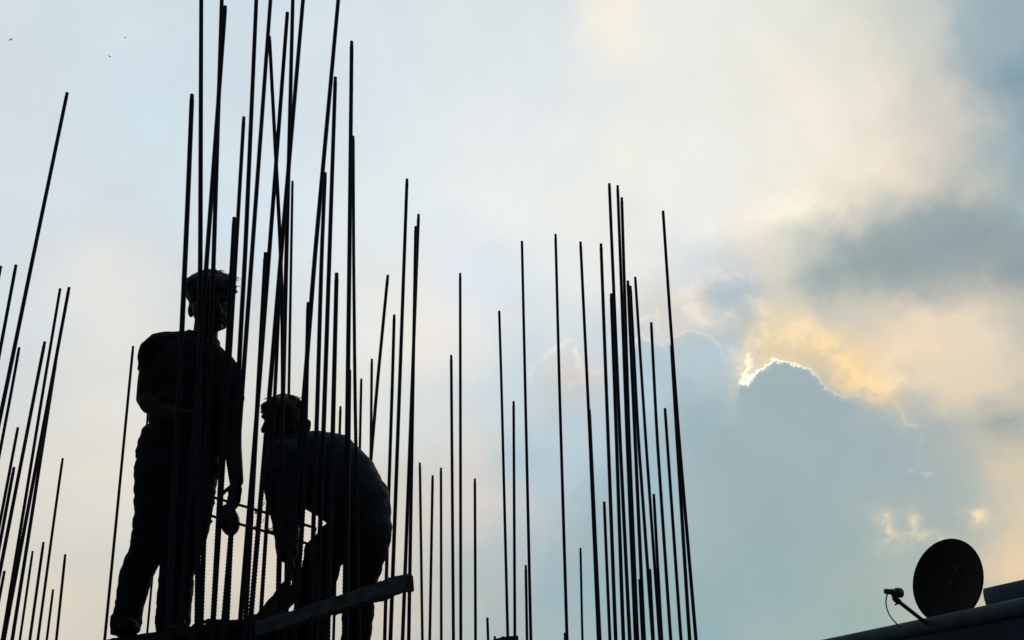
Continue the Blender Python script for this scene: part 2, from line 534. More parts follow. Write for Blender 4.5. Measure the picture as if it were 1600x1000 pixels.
# ------------------------------------------------------------------ ground
bm = bmesh.new()
N = 60
for i in range(N + 1):
    for j in range(N + 1):
        f = lambda k: math.copysign(abs(k) ** 3, k) * 1500
        x, y = f(i / N * 2 - 1), f(j / N * 2 - 1)
        bm.verts.new((x, y, 0.05 * noise.noise(Vector((x * 0.3, y * 0.3, 0)))))
bm.verts.ensure_lookup_table()
for i in range(N):
    for j in range(N):
        q = i * (N + 1) + j
        bm.faces.new([bm.verts[k] for k in (q, q + 1, q + N + 2, q + N + 1)])
g = from_bm('ground', bm, MT['earth'])
g['kind'] = 'structure'

# ------------------------------------------------------------------ reinforcing bars
# (photo points of the centre line, width in photo px, distance ahead, cluster)
BARS = [
 # left cluster
 ([(105,145),(52,400),(11,600),(-72,1000)],6.2,4.35,'L'), ([(1,416),(-28,560),(-116,1000)],6,4.4,'L'), ([(25,414),(1.5,540),(-85,1000)],5.6,4.6,'L'),
 ([(30,543),(20,600),(1,700),(-56,1000)],5,5.0,'L'), ([(70,534),(57,600),(18,800),(-21,1000)],5.6,4.75,'L'), ([(94,451),(69,600),(36.5,800),(3.5,1000)],5,5.15,'L'),
 ([(108,449),(82,590),(43,800),(6,1000)],5.6,4.9,'L'), ([(88,560),(66,700),(50.5,800),(19,1000)],5.4,5.05,'L'), ([(51,861),(31,1000)],4,5.5,'L'),
 ([(68,847),(46.5,1000)],4.6,5.4,'L'), ([(98,716),(86,800),(59,1000)],4.4,5.6,'L'), ([(83,921),(73,1000)],4.2,5.7,'L'), ([(102,866),(88,1000)],4.4,5.8,'L'),
 ([(208,541),(183,800),(163.5,1000)],4.6,5.6,'L'), ([(28,668),(3,800),(-35,1000)],5,5.1,'L'), ([(22,730),(9,800),(-28,1000)],5.4,4.95,'L'), ([(7,892),(-13,1000)],5,5.25,'L'),
 ([(239,891),(229,1000)],3.8,6.0,'L'), ([(236,560),(230,660),(206,1000)],3.6,6.1,'L'),
 # cluster round the two workers
 ([(300,148),(294,300),(285,500),(262,1000)],7.2,3.90,'A'), ([(314.7,-60),(314,100),(313,400),(308,1000)],6.4,3.96,'A'),
 ([(348.5,-60),(346.5,0),(334,400),(313,1000)],6.2,4.02,'A'), ([(352,10),(323.5,400),(281,1000)],6.4,3.93,'A'),
 ([(381,183),(362.5,500),(332,1000)],5.8,3.98,'A'), ([(366,340),(354.5,560),(331,1000)],6.4,4.05,'A'),
 ([(402.5,-60),(400.5,0),(383,400),(376,520),(353,1000)],6.2,3.99,'A'), ([(427,-60),(422.6,0),(393.5,400),(372,700),(347,1000)],6,3.90,'A'),
 ([(421,57),(437.5,370),(441,480),(442,620),(438,860),(433,1000)],5.4,3.95,'A'), ([(449,20),(428,300),(398,690),(373,1000)],6.4,4.03,'A'),
 ([(415,395),(399,690),(382,1000)],6.6,3.88,'A'), ([(458.5,-60),(457.5,0),(447.5,400),(433,1000)],5.8,4.0,'A'),
 ([(478.5,-60),(473.5,0),(439,400),(422.5,600),(389,1000)],6.2,3.92,'A'), ([(438,420),(430.5,600),(405,1000)],5.4,4.04,'A'),
 ([(457,283),(451.5,600),(445,1000)],4,6.1,'A'), ([(534,-60),(528.5,0),(492,400),(476.5,600),(443,1000)],6.2,3.97,'B'),
 ([(508,270),(502.5,400),(496.8,600),(484,1000)],6,3.91,'B'), ([(481.7,473),(478,640),(474,800),(459,1000)],6.4,3.94,'B'),
 ([(524,121),(508,600),(494,1000)],6,4.02,'B'), ([(526,427),(521.8,600),(512,1000)],6.6,3.89,'B'), ([(549.5,65),(546,400),(543.5,600),(538,1000)],6,3.98,'B'),
 ([(552,213),(552.5,400),(554.5,600),(561,1000)],4.6,4.06,'B'), ([(546.5,578),(542,1000)],5.4,3.9,'B'), ([(532,635),(521,1000)],4,6.2,'B'),
 ([(581,561),(576,1000)],4,6.1,'B'), ([(606,430),(589.5,600),(581,700),(556,1000)],4.8,5.9,'B'), ([(564.5,592),(556,1000)],4,6.3,'B'),
 ([(616,492),(613,600),(606.5,800),(601,1000)],4.8,5.1,'B'), ([(636,280),(624.5,600),(610,1000)],5,5.2,'B'),
 ([(654,335),(644,600),(629,1000)],4.8,5.3,'B'), ([(649.5,354),(645.3,600),(638.6,1000)],4.8,5.05,'B'),
 # single bars in the middle
 ([(656,723),(660,1000)],4.4,6.2,'C'), ([(676,743),(671.5,1000)],4.6,6.0,'C'), ([(689,731),(689.5,1000)],4.4,6.25,'C'), ([(705,555),(708.5,1000)],4.8,5.8,'C'),
 ([(719,427),(720,1000)],4.6,5.9,'C'), ([(742,748),(743,1000)],4.6,6.3,'C'), ([(761.5,965),(762.7,1000)],4.8,6.1,'C'), ([(780,486),(783.5,600),(793.5,1000)],4.8,5.8,'C'),
 ([(802.5,627),(804.5,1000)],4.5,6.0,'C'), ([(815.5,377),(820.5,600),(829.5,1000)],5,5.9,'C'), ([(821.5,883),(823.5,1000)],4.6,6.3,'C'),
 ([(868,366),(874,600),(886,1000)],4.6,6.0,'C'), ([(773,994),(773.5,1000)],4.6,6.4,'C'), ([(882.5,989),(883.3,1000)],5,6.2,'C'), ([(907,856),(910,1000)],4,6.4,'C'),
 # right cluster
 ([(907,378),(921.5,680),(935,1000)],4.8,5.5,'R'), ([(921,640),(937.5,1000)],5,5.65,'R'), ([(939,381),(950,680),(962,1000)],5.2,5.4,'R'), ([(944,784),(953,1000)],5,5.75,'R'),
 ([(952,287),(968.5,680),(984,1000)],5.2,5.45,'R'), ([(955,459),(963,680),(974,1000)],5.4,5.6,'R'), ([(965,290),(979.5,680),(993,1000)],4.8,5.5,'R'),
 ([(971.5,309),(982.8,680),(996,1000)],5,5.65,'R'), ([(981,439),(992,680),(1006.5,1000)],5.2,5.4,'R'), ([(985,447),(997,680),(1020,1000)],4.8,5.7,'R'),
 ([(992.5,433),(1008.5,680),(1031,1000)],4.6,5.8,'R'), ([(1021.5,772),(1034,1000)],4.8,5.55,'R'), ([(999,905),(1003.5,1000)],4.6,5.85,'R'), ([(1015.5,889),(1021,1000)],4.8,5.9,'R'),
 ([(1017.5,504),(1026.5,680),(1048,1000)],4.8,5.6,'R'), ([(1039,638),(1064,1000)],5,5.7,'R'), ([(1036,330),(1046,480),(1060.5,680),(1087.5,1000)],5.4,5.45,'R'),
 ([(1049,540),(1057.5,680),(1077.5,1000)],5.2,5.6,'R'),
]


def bar_mesh(pts, r, rib, amp, phi):
    L = [0.0]
    for a, b in zip(pts, pts[1:]):
        L.append(L[-1] + (b - a).length)
    # smooth the corners of the path (bars bend gently)
    def pos(s):
        for k in range(len(L) - 1):
            if s <= L[k + 1] or k == len(L) - 2:
                t = (s - L[k]) / max(1e-6, L[k + 1] - L[k])
                return pts[k].lerp(pts[k + 1], t)
    def sm(s):
        w = 0.12
        q = Vector((0, 0, 0))
        for o in (-w, 0, w):
            q += pos(min(max(s + o, 0), L[-1]))
        return q / 3 if w < s < L[-1] - w else pos(s)
    verts, faces = [], []
    n = 8
    total = L[-1]
    s = 0.0
    k = 0
    rings = 0
    while s < total:
        p = sm(s)
        ribbed = p.z > 1.5
        peak = (k % 2 == 1) and ribbed and s > 0.03
        for a in range(n):
            th = 2 * math.pi * a / n
            rr = r * (0.93 + (amp * abs(math.cos(th + phi)) if peak else 0.0))
            sh = math.sin(th + phi) * rib * 0.45 if (ribbed and 0.03 < s < total - 0.05) else 0.0
            verts.append((p.x + rr * math.cos(th), p.y + rr * math.sin(th), p.z + sh))
        rings += 1
        s += rib / 2 if ribbed else 0.25
        k += 1
    for q in range(rings - 1):
        for a in range(n):
            b = (a + 1) % n
            faces.append((q * n + a, (q + 1) * n + a, (q + 1) * n + b, q * n + b))
    faces.append(tuple(range(n)))
    faces.append(tuple((rings - 1) * n + a for a in range(n))[::-1])
    me = bpy.data.meshes.new('rebar')
    me.from_pydata(verts, [], faces)
    return me


ORD = ['first', 'second', 'third', 'fourth', 'fifth', 'sixth', 'seventh', 'eighth', 'ninth', 'tenth', 'eleventh', 'twelfth', 'thirteenth',
       'fourteenth', 'fifteenth', 'sixteenth', 'seventeenth', 'eighteenth', 'nineteenth', 'twentieth', 'twenty-first', 'twenty-second']
WHERE = {'L': 'the slanting bars left of the standing worker', 'A': 'the tall bars around the standing worker',
         'B': 'the bars around the bending worker', 'C': 'the sparse thin bars in the middle', 'R': 'the dense cluster right of centre'}
GRP = {'L': 'rebars left of the workers', 'A': 'rebars around the standing worker', 'B': 'rebars around the bending worker',
       'C': 'sparse rebars in the middle', 'R': 'rebars of the right cluster'}
order = {}
for cl in 'LABCR':
    for k, i in enumerate(sorted((i for i, b in enumerate(BARS) if b[3] == cl), key=lambda i: BARS[i][0][0][0])):
        order[i] = k
rng = random.Random(5)
feet = {c: [] for c in 'LABCR'}
for i, (px, w, Y, cl) in enumerate(BARS):
    pts = [at_y(x, y, Y) for x, y in px]
    d = pts[-1] - pts[-2]
    d = d / -d.z if d.z < 0 else Vector((0, 0, -1))
    d.x = max(-0.05, min(0.05, d.x))
    low = pts[-1] + d * (pts[-1].z - 0.1)
    pts.append(low)
    feet[cl].append(low)
    ym = max(px[0][1], 0)
    r = w * {'L': 0.90, 'A': 1.02, 'B': 1.02, 'C': 0.90, 'R': 0.95}[cl] * mpp(at_y(px[0][0], ym + 0.15 * (1000 - ym), Y)) * 0.5
    phi = rng.choice((0.0, 0.15, 0.3, 0.6, 1.3))
    me = bar_mesh(pts, r, 0.0150, 0.26, phi)
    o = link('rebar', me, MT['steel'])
    ty = px[0][1]
    h = 'very tall' if ty < 0 else 'tall' if ty < 330 else 'medium' if ty < 620 else 'short'
    if ty < 0:
        lab = 'rebar leaving the frame, ' + ORD[order[i]] + ' from left of ' + WHERE[cl]
    else:
        lab = h + ' ribbed rebar, ' + ORD[order[i]] + ' tip from left of ' + WHERE[cl]
    tag(o, lab, 'rebar', GRP[cl])

# concrete footings that the bars grow from
for cl, nm in (('L', 'left of the workers'), ('A', 'under the standing worker'), ('B', 'under the bending worker'), ('C', 'under the sparse middle bars'), ('R', 'under the right cluster')):
    x0, x1 = min(p.x for p in feet[cl]) - 0.25, max(p.x for p in feet[cl]) + 0.25
    y0, y1 = min(p.y for p in feet[cl]) - 0.25, max(p.y for p in feet[cl]) + 0.25
    if cl == 'A': x1 = 0.5 * (x1 - 0.25 + min(p.x for p in feet['B'])) - 0.01; y1 -= 0.001
    if cl == 'B': x0 = 0.5 * (x0 + 0.25 + max(p.x for p in feet['A'])) + 0.01
    bm = bmesh.new()
    z1 = 0.32 + 0.013 * 'LABCR'.index(cl)
    box(bm, Vector(((x0 + x1) / 2, (y0 + y1) / 2, z1 / 2 - 0.1)), Vector(((x1 - x0) / 2, 0, 0)), Vector((0, (y1 - y0) / 2, 0)), Vector((0, 0, z1 / 2 + 0.1)))
    bmesh.ops.bevel(bm, geom=bm.edges[:], offset=0.02, segments=2, affect='EDGES')
    o = from_bm('concrete_footing', bm, MT['conc'])
    tag(o, 'grey concrete footing ' + nm, 'footing', 'column footings')

# ties across the column bars
for k, (pl, lab) in enumerate((
        ([(322,773,4.06), (340,779,4.07), (432,806,4.08), (486,823,4.12)], 'upper thin tie bar across the column bars between the workers'),
        ([(318,802,4.07), (340,809,4.07), (432,835.5,4.08), (486,851,4.12)], 'lower thin tie bar across the column bars between the workers'))):
    bm = bmesh.new()
    ps = [at_y(x, y, Y) for x, y, Y in pl]
    ps = [ps[0] + Vector((0.01, 0.09, -0.02)), ps[0] + Vector((-0.012, 0.03, 0))] + ps + [ps[-1] + Vector((0.012, 0.04, 0)), ps[-1] + Vector((-0.01, 0.1, -0.02))]
    tube(bm, ps, 0.0062, 8)
    o = from_bm('tie_bar', bm, MT['steel'], smooth=True)
    tag(o, lab, 'tie bar', 'column ties')
for k, (x, y, lab) in enumerate(((403, 800, 'upper twist of tie wire left of the bending worker'), (424, 830, 'lower twist of tie wire near the bending worker'), (402, 826, 'twist of tie wire on the lower tie bar'))):
    bm = bmesh.new()
    c = at_y(x, y, 4.02)
    pts = []
    rr = random.Random(k)
    for q in range(40):
        a = q * 0.62
        pts.append(c + Vector((0.010 * math.cos(a), 0.03 * math.sin(a), 0.0004 * (q - 20) + 0.004 * math.sin(a * 0.5))))
    pts += [pts[-1] + Vector((0.015, -0.01, 0.012)), pts[-1] + Vector((0.03, -0.02, 0.012)), pts[-1] + Vector((0.035, -0.02, 0.028))]
    tube(bm, pts, 0.0016, 5)
    o = from_bm('tie_wire', bm, MT['steel'])
    tag(o, lab, 'wire', 'tie wires')

# ------------------------------------------------------------------ scaffold
ZP = at_y(197, 992, 4.4).z           # top of the boards the standing worker is on
YB = 4.35


def on_z(x, y, z):
    return at_z(x, y, z)


A0, A1 = on_z(176, 997, ZP), on_z(452, 955, ZP)        # near top edge of the platform
t = (A1 - A0).normalized()
perp = Vector((-t.y, t.x, 0)).normalized()
if perp.y < 0: perp = -perp
bl = ['near edge', 'second from the near edge', 'middle', 'fourth from the near edge', 'far edge']
for k in range(3):
    w = 0.19
    off = perp * (0.1 + k * 0.205)
    a = A0 + off - t * (0.10 + 0.04 * (k % 3)) + Vector((0, 0, -0.003 * (k % 2)))
    b = A1 + off - t * (0.02 + 0.13 * k + 0.03 * ((k * 2) % 3))
    bm = plank_mesh(a, b, perp, w, 0.035, 60, 0.005, k)
    o = from_bm('scaffold_board', bm, MT['darkwood'], smooth=False)
    tag(o, 'dark rough board of the work platform, ' + ['near edge', 'middle one', 'far edge'][k], 'board', 'boards of the work platform')
# putlog timbers under the boards
for k, f in enumerate((0.10, 0.38, 0.62)):
    c = A0.lerp(A1, f) + Vector((0, 0, -0.042))
    bm = plank_mesh(c - perp * 0.12, c + perp * 0.66, t, 0.07, 0.075, 24, 0.004, 20 + k)
    o = from_bm('cross_timber', bm, MT['darkwood'])
    tag(o, 'dark timber crossing under the platform boards, ' + ['at its left end', 'at its middle', 'at its right end'][k], 'timber', 'timbers under the platform')
    for e, s in (('near', -0.06), ('far', 0.6)):
        q = c + perp * s
        bm = bmesh.new()
        rr = random.Random(k * 3 + len(e))
        top = q + Vector((0, 0, -0.075))
        tube(bm, [top, top.lerp(Vector((q.x, q.y, 0)), 0.4) + Vector((rr.uniform(-.02, .02), 0, 0)), Vector((q.x + rr.uniform(-.05, .05), q.y, -0.05))], [0.038, 0.042, 0.048], 10)
        o = from_bm('scaffold_pole', bm, MT['darkwood'], smooth=True)
        tag(o, 'wooden pole carrying the ' + e + ' end of the ' + ['left', 'middle', 'right'][k] + ' cross timber', 'pole', 'scaffold poles')

# the pale beam that juts out on the right, nearer to the camera
ZB = at_y(632, 897, 3.40).z
B1 = at_z(632, 897, ZB)
B0 = at_y(412, 967, 3.80)
t2 = (B1 - B0).normalized()
pb = Vector((-t2.y, t2.x, 0)).normalized()
if pb.y < 0: pb = -pb
H = 23.5 * mpp(B1)
bm = plank_mesh(B0 + pb * 0.024 - t2 * 0.05, B1 + pb * 0.024, pb, 0.05, H, 110, 0.008, 51)
o = from_bm('timber_beam', bm, MT['wood'])
tag(o, 'rough pale grey timber beam jutting out in front of the bending worker', 'beam')
bm = bmesh.new()
ce = B1 + pb * 0.024 - Vector((0, 0, H / 2)) + t2 * 0.006
box(bm, ce, t2 * 0.002, pb * 0.019, t2.cross(pb) * (H * 0.40))
from_bm('sawn_end', bm, MT['endgrain'], o)

# lower board of the bending worker
ZL = ZP - 0.30
c0, c1 = Vector((at_z(430, 1088, ZL).x, 4.30, ZL)), Vector((at_z(640, 1070, ZL).x, 4.12, ZL))
bd = (c1 - c0).normalized()
bp = Vector((-bd.y, bd.x, 0))
for k in range(2):
    off = bp * (-0.08 + 0.25 * k)
    bm = plank_mesh(c0 + off - bd * 0.5, c1 + off + bd * 0.4, bp, 0.23, 0.04, 40, 0.004, 70 + k)
    o = from_bm('lower_board', bm, MT['darkwood'])
    tag(o, ['front', 'back'][k] + ' board of the lower step under the bending worker', 'board', 'boards of the lower step')
for k, (s, u) in enumerate(((-0.45, -0.1), (-0.45, 0.2), (0.95, -0.1), (0.95, 0.2))):
    q = c0 + bd * s + bp * u
    bm = bmesh.new()
    tube(bm, [q + Vector((0, 0, -0.04)), Vector((q.x, q.y, -0.05))], [0.035, 0.042], 10)
    o = from_bm('scaffold_pole', bm, MT['darkwood'], smooth=True)
    tag(o, 'wooden pole under the lower step, ' + ['left front', 'left back', 'right front', 'right back'][k], 'pole', 'scaffold poles')

# rubble and offcuts on the boards
rr = random.Random(8)
spots = [(262, 978, 9), (285, 974, 7), (305, 971, 10), (318, 969, 8), (332, 971, 11), (345, 970, 8), (360, 972, 9), (372, 968, 11), (386, 966, 9), (398, 964, 10), (412, 961, 12), (246, 981, 6)]
for k, (x, y, s) in enumerate(spots):
    p0 = at_z(x, y + 4, ZP) + perp * (0.04 + 0.05 * (k % 3))
    bm = bmesh.new()
    bmesh.ops.create_icosphere(bm, subdivisions=3, radius=1.0)
    r = s * mpp(p0)
    sc = Vector((rr.uniform(1.0, 1.9), rr.uniform(.8, 1.3), rr.uniform(.45, .8)))
    for v in bm.verts:
        n = v.co.normalized()
        v.co = n * (1 + 0.35 * noise.noise(n * 1.7 + Vector((k * 9.1, 0, 0))) + 0.12 * noise.noise(n * 5 + Vector((k, 7, 0))))
        v.co = Vector((v.co.x * sc.x, v.co.y * sc.y, max(v.co.z, -0.55) * sc.z)) * r + p0 + Vector((0, 0, 0.5 * sc.z * r))
    o = from_bm('rubble_lump', bm, MT['rubble'], smooth=False)
    tag(o, 'dark cement lump on the platform, ' + ORD[sorted(range(len(spots)), key=lambda q: spots[q][0]).index(k)] + ' from the left', 'rubble', 'rubble on the work platform')
# slanting offcut leaning by the bending worker's feet
a = at_y(404, 968, 4.15); b = at_y(447, 917, 4.22)
bm = plank_mesh(a, b, Vector((0.2, 1, 0)), 0.09, 0.06, 24, 0.006, 91)
o = from_bm('wood_offcut', bm, MT['darkwood'])
tag(o, 'dark wooden offcut leaning against the bars by the bending worker', 'offcut')
a = at_y(772, 1003, 5.6); b = at_y(797, 994, 5.4)
bm = plank_mesh(a - (b - a) * 0.6, b, Vector((0.2, 1, 0)), 0.1, 0.05, 24, 0.004, 93)
o = from_bm('formwork_board', bm, MT['darkwood'])
tag(o, 'tip of a dark board at the bottom edge among the middle bars', 'board')
bm = bmesh.new()
q = (a + b) / 2 + Vector((0, 0.05, -0.05))
tube(bm, [q, Vector((q.x, q.y, -0.05))], [0.03, 0.035], 10)
o = from_bm('prop_post', bm, MT['darkwood'], smooth=True)
tag(o, 'wooden post propping the small board among the middle bars', 'post')


# ------------------------------------------------------------------ people
class Fig:
    """collects rounded volumes given in photo pixels plus a distance, and fuses them into one skin"""
    def __init__(s, Y):
        s.Y = Y
        s.bm = bmesh.new()

    def p(s, x, y, dy=0.0):
        return at_y(x, y, s.Y + dy)

    def cap(s, pts, dome=True, n=14):
        P = [s.p(*q[:2], q[3] if len(q) > 3 else 0.0) for q in pts]
        tube(s.bm, P, [q[2] * mpp(p) for q, p in zip(pts, P)], n, dome)

    def ell(s, x, y, rx, ry, rz, dy=0.0, rot=0.0):
        p = s.p(x, y, dy)
        k = mpp(p)
        c, n = math.cos(rot), math.sin(rot)
        ax = RT * c + UP * n
        ay = UP * c - RT * n
        ellip(s.bm, p, (ax * rx * k, ay * ry * k, FW * rz * k))

    def hand(s, wrist, palm, dirs, length=0.075, r=0.0088):
        """palm block and five bent fingers; dirs = (finger direction, spread direction, curl direction)"""
        w, c = Vector(wrist), Vector(palm)
        f, sp, cu = (Vector(d).normalized() for d in dirs)
        ax = (c - w).normalized()
        ellip(s.bm, w.lerp(c, 0.62), (ax * 0.052, sp * 0.040, cu * 0.017))
        for k, (o, l) in enumerate(((-0.030, 0.90), (-0.010, 1.0), (0.010, 0.95), (0.029, 0.76))):
            b = c + sp * o + ax * 0.012
            m1 = b + f * length * l * 0.42 + cu * 0.006
            m2 = m1 + (f * 0.6 + cu * 0.8).normalized() * length * l * 0.34
            m3 = m2 + (f * 0.1 + cu * 1.0).normalized() * length * l * 0.26
            tube(s.bm, [b - ax * 0.02, b, m1, m2, m3], [r * 1.1, r * 1.1, r, r * 0.95, r * 0.85], 8, True)
        b = w.lerp(c, 0.45) - sp * 0.036
        m1 = b + (f * 0.6 - sp * 0.7).normalized() * 0.034
        tube(s.bm, [b + sp * 0.015, b, m1, m1 + (f * 0.8 + cu * 0.5).normalized() * 0.030], [r * 1.3, r * 1.3, r * 1.15, r * 0.95], 8, True)

    def fuse(s, name, mt, parent, voxel=0.008, smooth=3, wr=0.0, wf=9.0, seed=0.0):
        bmesh.ops.recalc_face_normals(s.bm, faces=s.bm.faces[:])
        me = bpy.data.meshes.new(name)
        s.bm.to_mesh(me)
        s.bm.free()
        tmp = bpy.data.objects.new('tmp', me)
        COL.objects.link(tmp)
        rm = tmp.modifiers.new('r', 'REMESH')
        rm.mode = 'VOXEL'
        rm.voxel_size = voxel
        if smooth:
            sm = tmp.modifiers.new('s', 'SMOOTH')
            sm.iterations = smooth
            sm.factor = 0.5
        dg = bpy.context.evaluated_depsgraph_get()
        out = bpy.data.meshes.new_from_object(tmp.evaluated_get(dg))
        bpy.data.objects.remove(tmp)
        bpy.data.meshes.remove(me)
        out.name = name
        if wr:
            nrm = [v.normal.copy() for v in out.vertices]
            for v, n in zip(out.vertices, nrm):
                q = v.co * wf + Vector((seed, seed * 2, 0))
                a = noise.noise(Vector((q.x, q.y, q.z * 2.2)))
                b = noise.noise(q * 2.7)
                ridge = 1 - abs(noise.noise(Vector((q.x * 1.3 + q.z, q.y * 1.3, q.z * 2.6)) * 1.2)) * 2
                v.co += n * wr * (0.6 * a + 0.3 * b + 0.5 * ridge)
        out.materials.clear()
        return link(name, out, mt, parent, True)


def strands(parent, mt, Y, lst, seed):
    rr = random.Random(seed)
    bm = bmesh.new()
    for (x0, y0, x1, y1, n) in lst:
        for k in range(n):
            f = rr.random()
            dy = rr.uniform(-0.07, 0.07)
            b = at_y(x0 + (x1 - x0) * f, y0 + (y1 - y0) * f, Y + dy)
            side = rr.choice((-1, 1, 1))
            l = rr.uniform(0.016, 0.044)
            q1 = b + UP * l * 0.55 + RT * side * l * 0.25
            q2 = q1 + RT * side * l * 0.55 + UP * l * rr.uniform(-0.1, 0.35)
            q3 = q2 + RT * side * l * 0.45 - UP * l * rr.uniform(0.0, 0.4)
            tube(bm, [b - UP * 0.015, b, q1, q2, q3], [0.0036, 0.0034, 0.0028, 0.002, 0.0008], 5)
    return from_bm('hair_strands', bm, mt, parent, True)


# --- standing worker
Y1 = 4.40
base1 = at_y(232, 992, Y1); base1.z = ZP
man = empty('person', base1)
tag(man, 'standing worker in dark t-shirt and rolled jeans behind the tall bars', 'person')
F = Fig(Y1)
F.ell(329, 464, 33, 36, 37, 0.01)
F.ell(331, 484, 29, 30, 33, -0.005)
F.ell(337, 500, 22, 18, 24, -0.03)          # jaw
F.ell(339, 511, 9, 7, 10, -0.075)           # chin
F.cap([(340, 472, 3.5, -0.105), (342, 486, 6, -0.122)], n=10)   # nose
F.ell(341, 500, 8, 3, 5, -0.092)            # lips
F.ell(327, 468, 9, 3.5, 5, -0.098); F.ell(350, 467, 8, 3.5, 5, -0.090)   # brows
F.ell(298.5, 485, 4.5, 11.5, 8, 0.01); F.ell(360, 482, 4.5, 11, 8, 0.0)    # ears
F.cap([(323, 500, 18, 0.01), (319, 545, 20, 0.02)])
F.ell(300, 588, 56, 52, 34); F.ell(285, 655, 52, 54, 34); F.ell(279, 725, 56, 42, 36)
F.cap([(250, 548, 21), (348, 572, 21)])
F.cap([(246, 550, 23), (238, 595, 22), (233.5, 624, 20), (237, 629, 19, -0.03), (262, 643, 16, -0.1), (286, 651, 11.5, -0.17)])
F.cap([(355, 582, 20), (361, 665, 16), (364, 700, 13.5, -0.02), (369.5, 752, 11, -0.05)])
w = F.p(284, 650, -0.16); pm = F.p(302, 652, -0.20)
F.hand(w, pm, (RT * 0.8 - FW * 0.5, UP, -RT * 0.2 - FW * 0.2 + UP * -0.1 + FW * 0.6), 0.075)
w = F.p(369.5, 750, -0.05); pm = F.p(366, 779, -0.06)
F.hand(w, pm, (-UP * 1.0 - RT * 0.25, -FW * 0.35 + RT * 0.9, -RT * 0.5 - FW * 0.5), 0.08, 0.0095)
F.cap([(250, 740, 29), (246, 800, 27), (228, 862, 21), (208, 922, 18), (197, 980, 13)])
F.cap([(301, 745, 30), (295, 800, 28), (285, 862, 23), (274, 920, 20), (268, 980, 15)])
F.cap([(197, 981, 11, 0.02), (197, 982, 9, -0.06)]); F.cap([(267, 981, 11, 0.02), (267, 982, 9, -0.06)])
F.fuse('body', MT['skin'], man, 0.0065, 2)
# t-shirt
F = Fig(Y1)
F.ell(300, 586, 66, 60, 42); F.ell(291, 648, 55, 60, 42)
F.cap([(252, 548, 29), (276, 548, 30.5), (300, 547, 30)]); F.cap([(300, 552, 30), (352, 585, 25)])
F.cap([(318, 531, 23, 0.02), (316, 552, 30, 0.02)], dome=False)
F.cap([(296, 521, 6.5, 0.03), (302, 523, 7, 0.06)])
p0, p1 = F.p(284, 668), F.p(279, 712)
k = mpp(p0)
for q in range(15):      # hem: a stack of flat ellipses with a straight lower edge
    c = p0.lerp(p1, q / 14.0)
    ellip(F.bm, c, (RT * (60.5 + 5.5 * q / 14 + 1.6 * math.sin(q * 1.3)) * k, UP * 9 * k, FW * 44 * k), 28, 8)
F.cap([(247, 546, 27), (242, 562, 25), (240.5, 579, 23)], dome=False, n=20)
F.cap([(354, 583, 24), (360, 628, 21)], dome=False, n=20)
F.cap([(300, 590, 50), (340, 630, 34), (338, 700, 12)])
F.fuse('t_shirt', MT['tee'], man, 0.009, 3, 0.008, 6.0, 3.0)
# jeans with rolled cuffs
F = Fig(Y1)
F.ell(279, 732, 66, 44, 46)
F.cap([(249, 740, 37), (247, 800, 35), (239, 835, 31.5), (229.5, 862, 26.5), (214, 894, 24.5), (206.5, 925, 22.5), (198.5, 962, 20.5)], n=18)
F.cap([(300, 740, 38), (294, 800, 37), (289, 838, 33), (284, 865, 29), (275, 902, 25.5), (271, 960, 26), (270, 974, 25)], n=18)
for (x, y, r) in ((196.8, 965, 22.5), (196.5, 973, 22.8), (196, 981, 22), (196, 986, 21.5)):
    F.cap([(x, y - 4, r), (x, y + 4, r)], dome=False, n=20)
F.fuse('jeans', MT['jeans'], man, 0.009, 2, 0.009, 8.0, 8.0)
for (x, n) in ((195, 0), (268, 1)):
    F = Fig(Y1)
    pz = F.p(x, 985)
    c = Vector((pz.x, Y1 + 0.03, ZP + 0.045))
    fd = Vector((0.40, -0.92, 0)).normalized()
    fs = Vector((0.92, 0.40, 0)).normalized()
    zz = Vector((0, 0, 1))
    ellip(F.bm, c - fd * 0.02 + zz * 0.012, (fs * 0.050, fd * 0.075, zz * 0.055))
    ellip(F.bm, c + fd * 0.085 - zz * 0.010, (fs * 0.046, fd * 0.085, zz * 0.032))
    box(F.bm, c + fd * 0.045 - zz * 0.034, fs * 0.045, fd * 0.125, zz * 0.011)
    F.fuse('shoe', MT['shoe'], man, 0.007, 2)
# hair
F = Fig(Y1)
F.ell(328, 456, 36, 31, 40, 0.015); F.ell(315, 448, 24, 22, 34, 0.0); F.ell(345, 450, 18, 22, 32, 0.0)
F.ell(301, 448, 10, 12, 20, 0.0, 0.4); F.ell(330, 436, 24, 10, 26, -0.02)
for q in range(26):
    f = q / 25.0
    a = math.pi * (0.98 - 0.96 * f)
    rr_ = random.Random(q)
    x, y = 328 + 34 * math.cos(a), 457 - 31 * math.sin(a)
    F.cap([(x, y, 6, rr_.uniform(-.06, .06)), (x + 5 * math.cos(a) + rr_.uniform(-3, 3), y - 3.5 * math.sin(a) + rr_.uniform(-1.5, 1.5), 2.2, rr_.uniform(-.06, .06))], n=8)
hair = F.fuse('hair', MT['hair'], man, 0.006, 1, 0.003, 30, 5)
strands(hair, MT['hair'], Y1, [(330, 428, 364, 440, 34), (294, 442, 332, 427, 18), (362, 440, 367, 460, 8)], 3)
# rounded tool hanging from his left hand
F = Fig(Y1)
F.ell(359.5, 816, 14.5, 21.5, 15, -0.07, 0.12); F.ell(356, 803, 12, 16, 12, -0.07)
F.cap([(366, 772, 5, -0.07), (362, 800, 6, -0.07)])
o = F.fuse('hand_tool', MT['tool'], None, 0.006, 2, 0.003, 25, 1)
tag(o, 'dark rounded tool hanging in the standing worker\'s lowered hand', 'tool')

